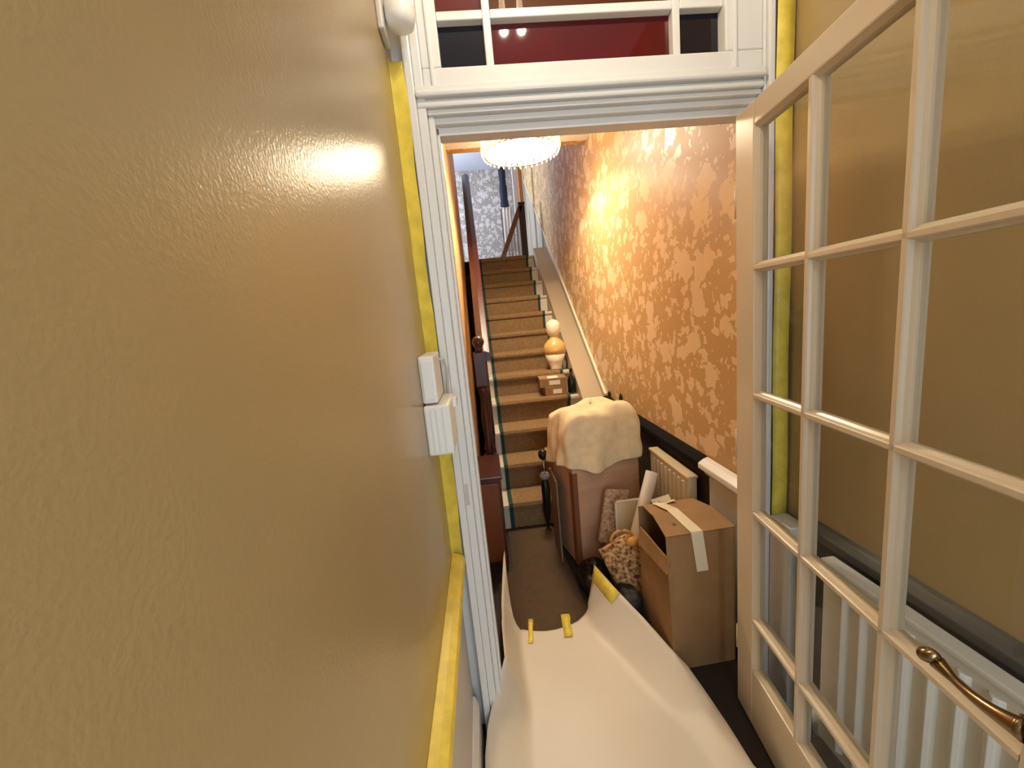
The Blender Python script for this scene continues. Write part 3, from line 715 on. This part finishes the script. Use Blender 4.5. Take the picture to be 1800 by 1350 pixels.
# ------------------------------------------------------------ things on the stairs
z3 = RI*4+.011
def parcel(name, label, x0, x1, y0, y1, z0, z1, rz=0, lab=True):
    t = thing(name, label, 'parcel', ((x0+x1)/2, (y0+y1)/2, z0), rz)
    hx, hy = (x1-x0)/2, (y1-y0)/2
    M().box(-hx, hx, -hy, hy, 0, z1-z0).build('body', CARD, t, bevel=.002, world=False)
    if lab:
        M().box(-hx*.35, hx*.4, -hy*.8, hy*.2, z1-z0, z1-z0+.001).build('label', PAPER, t, world=False)
    M().box(-hx*.3, hx*.5, -hy-.001, -hy, (z1-z0)*.25, (z1-z0)*.75).build('front_label', PAPER, t, world=False)
    return t
parcel('parcel', 'brown parcel on the stairs, lower of the two below the ceramic lamp', .48, .67, 3.335, 3.55, z3, z3+.075)
parcel('parcel', 'brown parcel on the stairs, upper of the two below the ceramic lamp', .445, .675, 3.34, 3.55, z3+.076, z3+.150, math.radians(-3))
tl = thing('ceramic_lamp', 'cream and amber ceramic table lamp standing on a stair', 'lamp', (.645, 3.66, RI*5+.011))
M().lathe([(.050, 0), (.056, .01), (.052, .02), (.072, .07), (.094, .14)], (.645, 3.66, RI*5+.011), 24).build('base', CERW, tl, smooth=True)
M().lathe([(.094, .14), (.102, .18), (.096, .225), (.066, .262), (.044, .28), (.036, .30)], (.645, 3.66, RI*5+.011), 24).build('shoulder', CERA, tl, smooth=True)
M().lathe([(.036, .30), (.046, .312), (.060, .335), (.064, .37), (.058, .42), (.034, .445), (.001, .455)], (.645, 3.66, RI*5+.011), 20).build('globe', CERW, tl, smooth=True)
bt = thing('bottle', 'dark bottle standing on the stair right of the parcels', 'bottle', (.722, 3.40, z3))
M().lathe([(.034, 0), (.036, .01), (.036, .11), (.026, .135), (.012, .15), (.012, .185)], (.722, 3.40, z3), 16).build('body', mat('dark_bottle_glass', (14, 26, 20), .12), bt, smooth=True)
M().lathe([(.014, .18), (.014, .205), (.012, .21)], (.722, 3.40, z3), 12).build('cap', BLACKP, bt, smooth=True)
wb = M().lathe([(.016, 0), (.018, .01), (.018, .07), (.008, .085), (.008, .10), (.001, .102)], (.738, 3.73, RI*5+.0), 14).build('small_jar', PLAST, smooth=True)
tag(wb, 'small white bottle on the stair right of the ceramic lamp', 'bottle')
lumpy('handbag', (.47, 2.96, RI*2+.115), (.055, .07, .10), BAGBLK, 'black handbag on a low stair behind the tall box', 'bag', 12, amp=.06)
M_t = thing('storage_crate', 'tan carton on the lowest stairs left behind the tall box', 'carton', (.43, 2.73, RI+.01))
M().box(.365, .50, 2.60, 2.82, RI+.010, RI+.27).build('body', CARD, M_t, bevel=.003)
M().box(.362, .503, 2.597, 2.823, RI+.27, RI+.285).build('lid', CARD, M_t, bevel=.003)
um = thing('umbrella', 'furled black umbrella standing upright at the foot of the stairs', 'umbrella', (.305, 2.50, 0))
M().tube([(.305, 2.50, 0), (.305, 2.50, .04), (.307, 2.50, .12), (.310, 2.505, .30), (.310, 2.505, .38)], [.006, .010, .024, .030, .012], 14).build('canopy', NAVYC if False else BLACKP, um, smooth=True)
M().tube([(.310, 2.505, .37), (.310, 2.505, .50)], .006, 10).build('shaft', CHROME, um, smooth=True)
M().lathe([(.012, 0), (.026, .015), (.032, .035), (.026, .06), (.001, .072)], (.310, 2.505, .49), 16).build('knob', BLACKP, um, smooth=True)
M().lathe([(.026, 0), (.034, .02), (.022, .04)], (.310, 2.505, .36), 14).build('collar', mat('grey_fabric', (150, 152, 158), .7), um, smooth=True)
